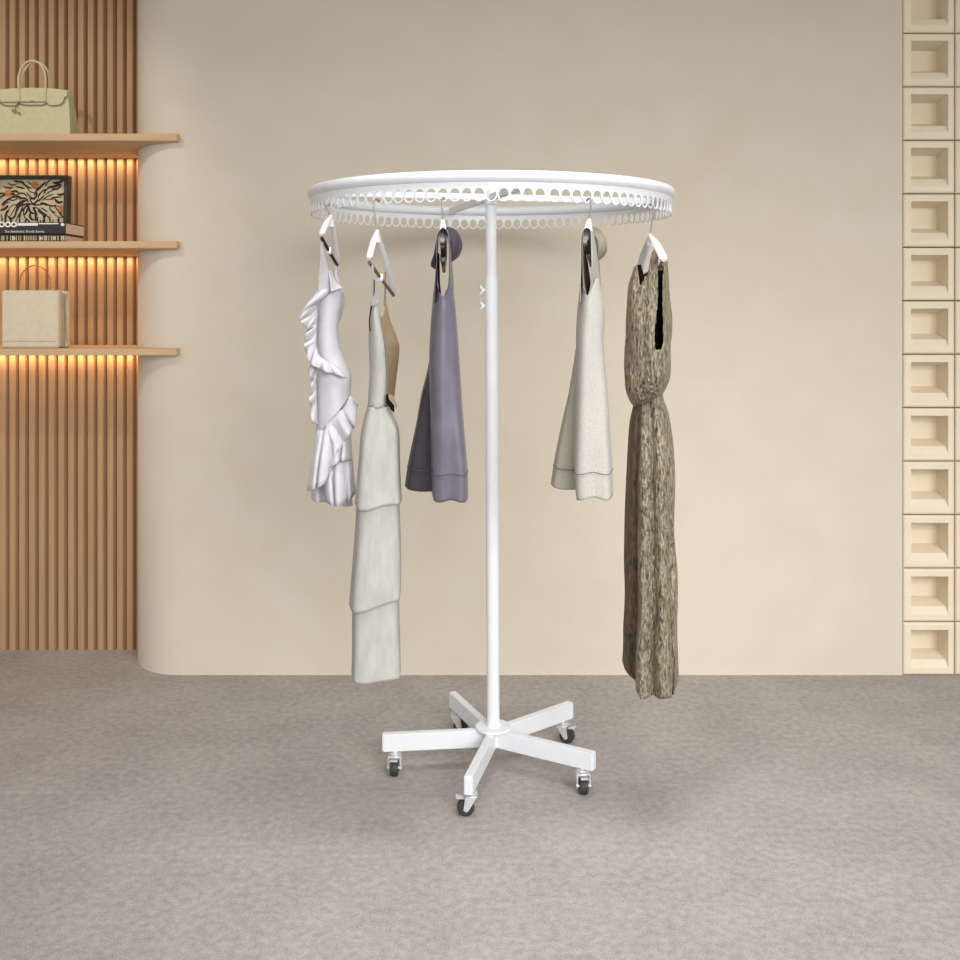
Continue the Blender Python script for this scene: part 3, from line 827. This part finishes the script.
# ------------------------------------------------------------------ long tiered dress
t = thing('tiered_dress', 'long pale sage halter dress with three skirt tiers, second from left', 'dress', W(378, 520, Y2))
pl = [(0.0, 0.5), (0.0, -0.2), (0.05, -0.85), (0.3, -1.0), (0.7, -0.95), (0.95, -0.8), (1.0, -0.2), (0.98, 0.6), (0.7, 0.95), (0.3, 0.95)]
bm = cloth_loft([(405, 368.5, 388, 19), (430, 362.5, 398, 22), (460, 359.5, 399, 24), (485, 357, 400, 25), (502, 356, 401, 26)], pl, pl, Y2, 40, 80, wr=1.0, wfreq=0.04, seed=4,
                hem=lambda u, v: 3.0 - 6 * u + 1.2 * math.sin(7 * u))
obj('upper_tier', bm, M['sage'], t, mods=solid(0.5))
bm = cloth_loft([(494, 358.5, 398, 23), (540, 356, 400, 23), (580, 353, 400.5, 24), (601, 351, 400.5, 24)], pl, pl, Y2, 40, 80, wr=1.0, wfreq=0.04, seed=14,
                hem=lambda u, v: 5.0 - 12 * u + 1.2 * math.sin(6 * u))
obj('middle_tier', bm, M['sage'], t, mods=solid(0.5))
bm = cloth_loft([(590, 354, 398, 21), (620, 353, 398.5, 22), (650, 353, 399.5, 22), (673, 352.3, 400, 22)], pl, pl, Y2, 40, 80, wr=1.0, wfreq=0.04, seed=24,
                hem=lambda u, v: 1.5 - 2.5 * u + 0.8 * math.sin(6 * u))
obj('lower_tier', bm, M['sage'], t, mods=solid(0.5))
op = [(0.0, 0.7), (0.0, 0.0), (0.05, -0.7), (0.4, -1.0), (0.8, -0.9), (1.0, -0.55)]
bm = cloth_loft([(300, 371, 378.5, 24), (320, 369.3, 381.5, 24), (345, 369, 386.5, 23), (370, 370, 388, 21), (406, 368.3, 387, 20)], op, op, Y2, 40, 50, closed=False, wr=0.6, seed=3,
                hem=lambda u, v: 1.0 - 2.0 * u)
obj('bodice', bm, M['sage'], t, mods=solid(0.5))
op2 = [(0.0, -0.8), (0.3, -0.5), (0.75, 0.0), (1.0, 0.4), (0.9, 0.9)]
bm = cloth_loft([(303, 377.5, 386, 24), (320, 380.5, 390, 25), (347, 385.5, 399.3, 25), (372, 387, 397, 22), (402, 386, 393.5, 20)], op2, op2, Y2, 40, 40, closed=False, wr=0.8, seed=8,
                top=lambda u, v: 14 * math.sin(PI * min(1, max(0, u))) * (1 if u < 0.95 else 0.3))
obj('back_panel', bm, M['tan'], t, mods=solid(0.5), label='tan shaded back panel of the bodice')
bm = bmesh.new()
yn = Y2 - 46
add_sheet(bm, [W(370.6, 254, yn), W(371.8, 275, yn + 2), W(371.6, 290, yn + 8), W(370.6, 306, yn + 14)], [W(372.4, 254, yn + 2), W(374.0, 275, yn + 4), W(374.6, 290, yn + 10), W(377.5, 306, yn + 16)], 24, 5)
obj('near_strap', bm, M['sage'], t, mods=solid(0.5))
bm = bmesh.new()
add_tube(bm, [W(*p) for p in cat([(374.2, 280, yn + 5), (374.0, 292, yn + 10), (372.4, 302, yn + 14), (370.6, 312, yn + 20), (369.4, 322, yn + 24), (370.2, 331, yn + 24)], 30)], 0.5, 8)
obj('binding', bm, M['dark'], t, label='dark binding along the armhole')
bm = bmesh.new()
yn = Y2 + 30
add_sheet(bm, [W(384.4, 272, yn), W(384.4, 288, yn), W(383.6, 306, yn - 6)], [W(386, 272, yn), W(386, 288, yn), W(386.2, 306, yn - 6)], 16, 4)
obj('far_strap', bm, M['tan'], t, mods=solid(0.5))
bm = bmesh.new()
add_prism(bm, [W(*p, Y2 - 22) for p in ((386.0, 394.5), (388.0, 394.5), (394, 405), (394.2, 412.5), (391.5, 410.5), (386.2, 402.5))], (0, 3, 0))
bk = obj('belt_buckle', bm, M['dark'], t, smooth=False)
bm = bmesh.new()
add_prism(bm, [W(*p, Y2 - 22.8) for p in ((388.4, 394.6), (392.6, 395.2), (397, 406), (396.2, 409.6), (393.8, 405), (389, 399))], (0, 3, 0))
obj('buckle_face', bm, M['tan'], bk, smooth=False)
bm = bmesh.new()
add_tube(bm, [W(368.6 + 18.5 * s, 406.2 - 2.4 * s, Y2 - 20.5 + 2 * math.sin(3 * s)) for s in (0, 0.25, 0.5, 0.75, 1)], 0.4, 6)
obj('waist_seam', bm, M['stitch'], t)

# ------------------------------------------------------------------ two swing dresses
def swing_dress(name, label, Y0, dx, data, fabric, inner_layer, stitch):
    t = thing(name, label, 'dress', W(data['cx'], 400, Y0))
    plT = [(0.0, 0.6), (0.02, -0.4), (0.25, -0.95), (0.6, -1.0), (0.95, -0.6), (1.0, 0.2), (0.8, 0.9), (0.35, 1.0)]
    plN = [(0.0, 0.5), (0.0, -0.3), (0.03, -0.85), (0.2, -1.05), (0.5, -1.0), (0.85, -1.05), (0.98, -0.75), (1.0, 0.0), (0.85, 0.8), (0.4, 1.0)]
    def panel(nm, rows, plA, plB, mt, seam, top, hem, shift, seed):
        bm = cloth_loft(rows, plA, plB, Y0, 70, 120, wr=1.0, wfreq=0.045, seed=seed, top=top, hem=hem, shift=shift)
        p = obj(nm, bm, mt, t, mods=solid(0.5))
        bm = bmesh.new()
        r = interp(rows, seam); tt = (seam - rows[0][0]) / (rows[-1][0] - rows[0][0])
        PA, PB = cat(plA, 120, True), cat(plB, 120, True); pts = []
        for j in range(120):
            u = PA[j][0] * (1 - tt) + PB[j][0] * tt; v = PA[j][1] * (1 - tt) + PB[j][1] * tt
            Y = Y0 + v * r[2] + shift; px = r[0] + u * (r[1] - r[0])
            X = XX(px, Y); z = ZZ(seam + hem(u, v) * tt * tt, Y0)
            k = noise.noise(Vector((X * 0.045, Y * 0.045 + seed, z * 0.0135))) * 1.0
            k2 = noise.noise(Vector((X * 0.045, Y * 0.045 + seed + 40, z * 0.0135))) * 1.0
            pts.append(Vector((X + k + (u - 0.5) * 0.9, Y + k2 + v * 0.6, z)))
        add_tube(bm, pts, 0.38, 6, closed=True); obj('hem_seam', bm, stitch, p)
    panel('front_panel', data['rows'], plT, plN, fabric, data['seam'], data['top'], data['hem'], 0, data['seed'])
    panel('back_panel', data['brows'], plN, plN, data['shade'], data['bseam'], None, lambda u, v: 5 * u + 0.8 * math.sin(8 * u), 34, data['seed'] + 7)  # back panels take darker copies of the fabric: shade put into the colour
    # front and back yokes meeting over the hanger
    for key, nm in (('back', 'back_yoke'), ('front', 'front_yoke')):
        L, R_ = data[key]
        bm = bmesh.new(); add_sheet(bm, [W(p[0], p[1], Y0 + p[2]) for p in L], [W(p[0], p[1], Y0 + p[2]) for p in R_], 30, 10, bulge=data.get('bulge', 0))
        obj(nm, bm, fabric if key == 'front' else data['backmat'], t, mods=solid(0.6))
    bm = bmesh.new(); L, R_ = data['inner']
    add_sheet(bm, [W(p[0], p[1], Y0 + p[2]) for p in L], [W(p[0], p[1], Y0 + p[2]) for p in R_], 24, 6)
    obj('yoke_lining', bm, data['inmat'], t, mods=solid(0.4))
    for o_, nm in data['pads']:
        bm = bmesh.new(); add_pillow(bm, o_, Y0 + 30, 16); obj(nm, bm, inner_layer, t)
    return t

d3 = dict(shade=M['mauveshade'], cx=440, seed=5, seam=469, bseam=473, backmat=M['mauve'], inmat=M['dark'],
    rows=[(297, 435.6, 451.6, 25), (312, 433.6, 454, 26), (330, 431.8, 456, 26), (360, 430.4, 458.5, 27), (400, 431.0, 462, 27), (430, 431.2, 464.5, 28), (465, 431.6, 467, 28), (495, 432.6, 467.5, 28)],
    brows=[(350, 431.5, 446, 12), (372, 428.6, 448, 12), (400, 422, 452, 13), (430, 417, 456, 13), (465, 411, 460, 14), (494, 407, 461, 14)],
    top=lambda u, v: -17 * min(1, abs(u - 0.45) / 0.5) ** 1.3, hem=lambda u, v: 1.0 * math.sin(9 * u),
    back=([(442.6, 227.6, -34), (438.4, 233, -34), (436.6, 242, -34), (436.4, 262, -34), (434.9, 285, -30), (434.2, 303, -20)], [(443, 227.6, 36), (439.2, 233, 38), (437.6, 243, 40), (438.2, 262, 40), (437.5, 285, 30), (441.5, 303, 14)]),
    front=([(442.8, 227.4, -38), (447.2, 232, -38), (448.8, 245, -38), (449.2, 262, -38), (448.4, 285, -28), (443.5, 303, -22)], [(443.2, 227.4, 34), (448.6, 232, 34), (451.0, 246, 34), (451.9, 265, 34), (453.4, 285, 20), (453.6, 303, 4)]),
    inner=([(437.4, 252, -28), (438.0, 268, -28), (438.0, 282, -27), (440.2, 294, -24)], [(439.2, 254, 20), (439.6, 268, 20), (439.8, 282, 16), (441, 294, 4)]),
    pads=([([(441, 227.5), (448, 226.8), (456, 230), (461, 238), (462.3, 247), (459.5, 255.5), (453.5, 261), (449.5, 263), (448.8, 252), (447.6, 238)], 'collar'),
           ([(437.8, 236), (435.6, 245), (433, 258), (430.6, 265.5), (436.4, 269), (437.6, 258), (438.2, 246)], 'collar_point')]))
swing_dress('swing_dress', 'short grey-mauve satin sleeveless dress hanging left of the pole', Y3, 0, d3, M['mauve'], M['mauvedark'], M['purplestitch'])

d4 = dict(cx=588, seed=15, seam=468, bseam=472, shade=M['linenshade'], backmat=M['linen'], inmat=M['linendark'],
    rows=[(296, 581.4, 598.4, 25), (308, 579.6, 601.4, 26), (325, 577.8, 604.3, 26), (345, 576.8, 603.0, 27), (370, 576, 604.6, 27), (400, 575.6, 607.5, 27), (430, 575.0, 609.5, 28), (462, 574.6, 612, 28), (493, 576.6, 612, 28)],
    brows=[(350, 576.5, 592, 12), (370, 573.8, 594, 12), (400, 569.2, 598, 13), (430, 563, 602, 13), (462, 557, 605, 14), (492, 553, 606, 14)],
    top=lambda u, v: -17 * min(1, abs(u - 0.36) / 0.5) ** 1.3, hem=lambda u, v: 1.4 * math.sin(8 * u + 1) - (2.2 * (u - 0.85) * 8 if u > 0.85 else 0) * 0.3,
    back=([(586.4, 227.8, -34), (582.2, 232, -34), (580.9, 242, -34), (580.7, 265, -34), (580.2, 288, -28), (579.8, 303, -20)], [(586.8, 227.8, 36), (583.0, 232, 38), (582.2, 243, 40), (582.8, 265, 40), (583.0, 288, 30), (587, 303, 14)]),
    front=([(586.6, 227.6, -38), (590.6, 231, -38), (591.4, 245, -38), (591.8, 265, -38), (591.4, 285, -28), (588.0, 302, -22)], [(587.0, 227.6, 34), (592.8, 231, 34), (597.0, 246, 34), (599.0, 262, 34), (600.4, 285, 20), (601, 303, 4)]),
    inner=([(582.4, 240, -28), (582.6, 268, -28), (583.4, 284, -27), (586.2, 295, -24)], [(587.0, 258, 20), (589.2, 272, 20), (590.4, 284, 16), (588, 295, 4)]),
    pads=([([(587, 227.5), (593, 226.6), (600, 230), (605.2, 238), (607.2, 248), (605, 255), (600.2, 259.5), (595.4, 262.5), (593.6, 252), (591.4, 238)], 'collar')]))
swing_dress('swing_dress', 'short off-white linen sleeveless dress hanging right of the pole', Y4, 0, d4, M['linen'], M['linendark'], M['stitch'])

# ------------------------------------------------------------------ long bronze dress
t = thing('maxi_dress', 'long crinkled bronze brown dress with gathered waist, rightmost on the rack', 'dress', W(650, 480, Y5))
plb = [(0.0, 0.2), (0.05, -0.5), (0.25, -0.82), (0.42, -0.9), (0.62, -1.0), (0.85, -0.9), (1.0, -0.3), (0.97, 0.6), (0.6, 1.0), (0.2, 0.8)]
def in_slit(px, py, v):
    if v > -0.05: return False
    if 259 < py < 349:
        x0 = interp([(256, 659.2), (300, 658.2), (325, 656.8), (342, 656.8), (350, 659.5)], py)[0]
        x1 = interp([(256, 664.2), (300, 662.2), (325, 662.6), (342, 663.4), (350, 661)], py)[0]
        return x0 - 0.9 < px < x1 + 0.7
    return False
def neck(u, v):
    if v > 0: return interp([(0, 2), (0.14, 3), (0.24, 16), (0.4, 26), (0.55, 20), (0.72, 2), (0.85, -6), (1.0, -2)], u)[0]
    return interp([(0, 4), (0.07, 2), (0.17, 22), (0.28, 17), (0.42, 8), (0.53, -9), (0.66, -13), (0.85, -9), (1.0, -2)], u)[0]
rows = [(264, 634.5, 667.0, 34), (272, 632.5, 667.5, 35), (285, 629.0, 668.2, 36), (310, 627.2, 669.3, 38), (340, 625.6, 669.8, 39), (370, 624.8, 669.8, 39), (385, 625.5, 668.5, 37), (395, 629.5, 664.5, 30), (401, 633.4, 661.5, 22)]
bm = cloth_loft(rows, plb, plb, Y5, 90, 140, wr=2.6, wfreq=0.07, seed=31, cut=in_slit, top=neck,
                hem=lambda u, v: 5 - 13 * u)
obj('bodice', bm, M['crinkle'], t, mods=solid(0.6))
rows2 = [(268, 636.5, 664.5, 14), (285, 634, 665, 16), (340, 632, 665.5, 18), (385, 633, 663, 14), (398, 638, 657, 8)]
bm = cloth_loft(rows2, oval, oval, Y5, 30, 50, top=lambda u, v: interp([(0, -3), (0.16, -3), (0.3, 12), (0.45, 28), (0.6, 16), (0.8, 2), (1, 4)], max(0, min(1, u)))[0])  # dark inner shell: black colour stands in for the shade inside the bodice
obj('inner_layer', bm, M['dark'], t, label='black inner layer, painted shade inside the armhole')
fold5 = [(0.0, 0.5), (0.01, 0.3), (0.1, 0.05), (0.22, 0.0), (0.262, -0.4), (0.29, -0.95), (0.38, -1.08), (0.48, -0.95), (0.55, -0.78),
         (0.62, -0.98), (0.72, -1.1), (0.83, -0.98), (0.9, -0.72), (0.95, -0.75), (1.0, -0.3), (0.97, 0.4), (0.7, 0.95), (0.35, 1.0), (0.08, 0.75)]
wst = [(0.0, 0.3), (0.02, -0.25), (0.1, -0.6), (0.2, -0.7), (0.26, -0.78), (0.3, -0.95), (0.38, -1.0), (0.48, -0.95), (0.55, -0.86),
       (0.62, -0.95), (0.72, -1.0), (0.83, -0.9), (0.9, -0.72), (0.95, -0.55), (1.0, -0.1), (0.95, 0.5), (0.7, 0.9), (0.35, 0.95), (0.08, 0.7)]
rows = [(400, 634, 662.0, 19), (408, 632.5, 664, 22), (420, 630.3, 668.5, 26), (450, 628, 672.8, 30), (500, 626.6, 675, 33), (550, 625.2, 676, 34), (600, 624, 676.8, 35), (650, 622.8, 677.3, 36), (684, 622.6, 677.4, 36)]
bm = cloth_loft(rows, wst, fold5, Y5, 110, 180, wr=2.6, wfreq=0.06, seed=51, hem=lambda u, v: interp([(0, -17), (0.08, -12), (0.2, -3), (0.27, -2), (0.32, -1), (1, -1)], max(0, min(1, u)))[0] + 0.8 * math.sin(23 * u), top=lambda u, v: 5 - 13 * u, matfn=lambda q, t: 1 if q[0] < 0.262 and q[1] > -0.42 else 0)  # recessed left folds get the darker silk, their shade put into the colour
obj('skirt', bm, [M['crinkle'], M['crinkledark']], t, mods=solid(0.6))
bm = bmesh.new()
add_tube(bm, [Vector((XX(634.2 + 27.4 * (0.5 - 0.5 * math.cos(a)), Y5 - math.sin(a) * 19), Y5 - math.sin(a) * 20, ZZ(405.5 - 13 * (0.5 - 0.5 * math.cos(a)), Y5))) for a in [2 * PI * i / 40 for i in range(40)]], 1.3, 8, closed=True)
obj('waist_gather', bm, M['crinkledark'], t, label='dark gathered waistline')
# ------------------------------------------------------------------ light
def area(name, loc, target, size, sizey, power, col, spread=PI):
    l = bpy.data.lights.new(name, 'AREA'); l.shape = 'RECTANGLE'; l.size = size; l.size_y = sizey; l.energy = power; l.color = col; l.spread = spread
    o = bpy.data.objects.new(name, l); C.objects.link(o); o.location = loc
    o.rotation_euler = (Vector(target) - Vector(loc)).to_track_quat('-Z', 'Y').to_euler(); return o
def spot(name, loc, target, power, ang, blend, rad, col):
    l = bpy.data.lights.new(name, 'SPOT'); l.energy = power; l.spot_size = math.radians(ang); l.spot_blend = blend; l.shadow_soft_size = rad; l.color = col
    o = bpy.data.objects.new(name, l); C.objects.link(o); o.location = loc
    o.rotation_euler = (Vector(target) - Vector(loc)).to_track_quat('-Z', 'Y').to_euler(); return o

w = bpy.data.worlds.new('room_light'); bpy.context.scene.world = w; w.use_nodes = True
w.node_tree.nodes['Background'].inputs['Color'].default_value = (0.985, 0.99, 1.0, 1)
w.node_tree.nodes['Background'].inputs['Strength'].default_value = 0.69

area('added_overhead_light', (0.25, 1.9, 2.78), (0.2, 2.3, 0.0), 1.5, 0.9, 14, (1, 0.985, 0.965), math.radians(80))  # added unseen lamp for the soft shadow under the rack base
area('added_front_softbox', (1.5, -1.1, 2.25), (0.15, 3.3, 0.1), 3.4, 2.4, 40, (1, 0.985, 0.96), math.radians(66))  # added unseen softbox behind the camera, evens out the wall and garments
spot('alcove_spotlight', (-1.75, 653 * S, 1097 * S), (-1.5, SLAT * S, 1.35), 55, 44, 0.7, 0.05, (1, 0.93, 0.84))
for (zt_, zb_), pw in ((sh1, 1.6), (sh2, 1.6), (sh3, 1.8)):
    x0, x1 = -985 * S, (XL - 6) * S
    o = area('shelf_strip_light', ((x0 + x1) / 2, (SB - 7) * S, (zb_ - 1.0) * S), ((x0 + x1) / 2, (SB - 3) * S, 0), abs(x1 - x0), 0.006, pw, (1, 0.68, 0.38))

# ------------------------------------------------------------------ camera
cam = bpy.data.cameras.new('camera'); co = bpy.data.objects.new('camera', cam); C.objects.link(co)
cam.sensor_width = 36; cam.lens = 36 * F / 960
cam.shift_y = -(480 - HZ) / 960
co.location = (0, 0, CAMZ * S); co.rotation_euler = (PI / 2, 0, 0)
bpy.context.scene.camera = co
sc = bpy.context.scene
sc.view_settings.view_transform = 'Standard'
sc.view_settings.look = 'None'
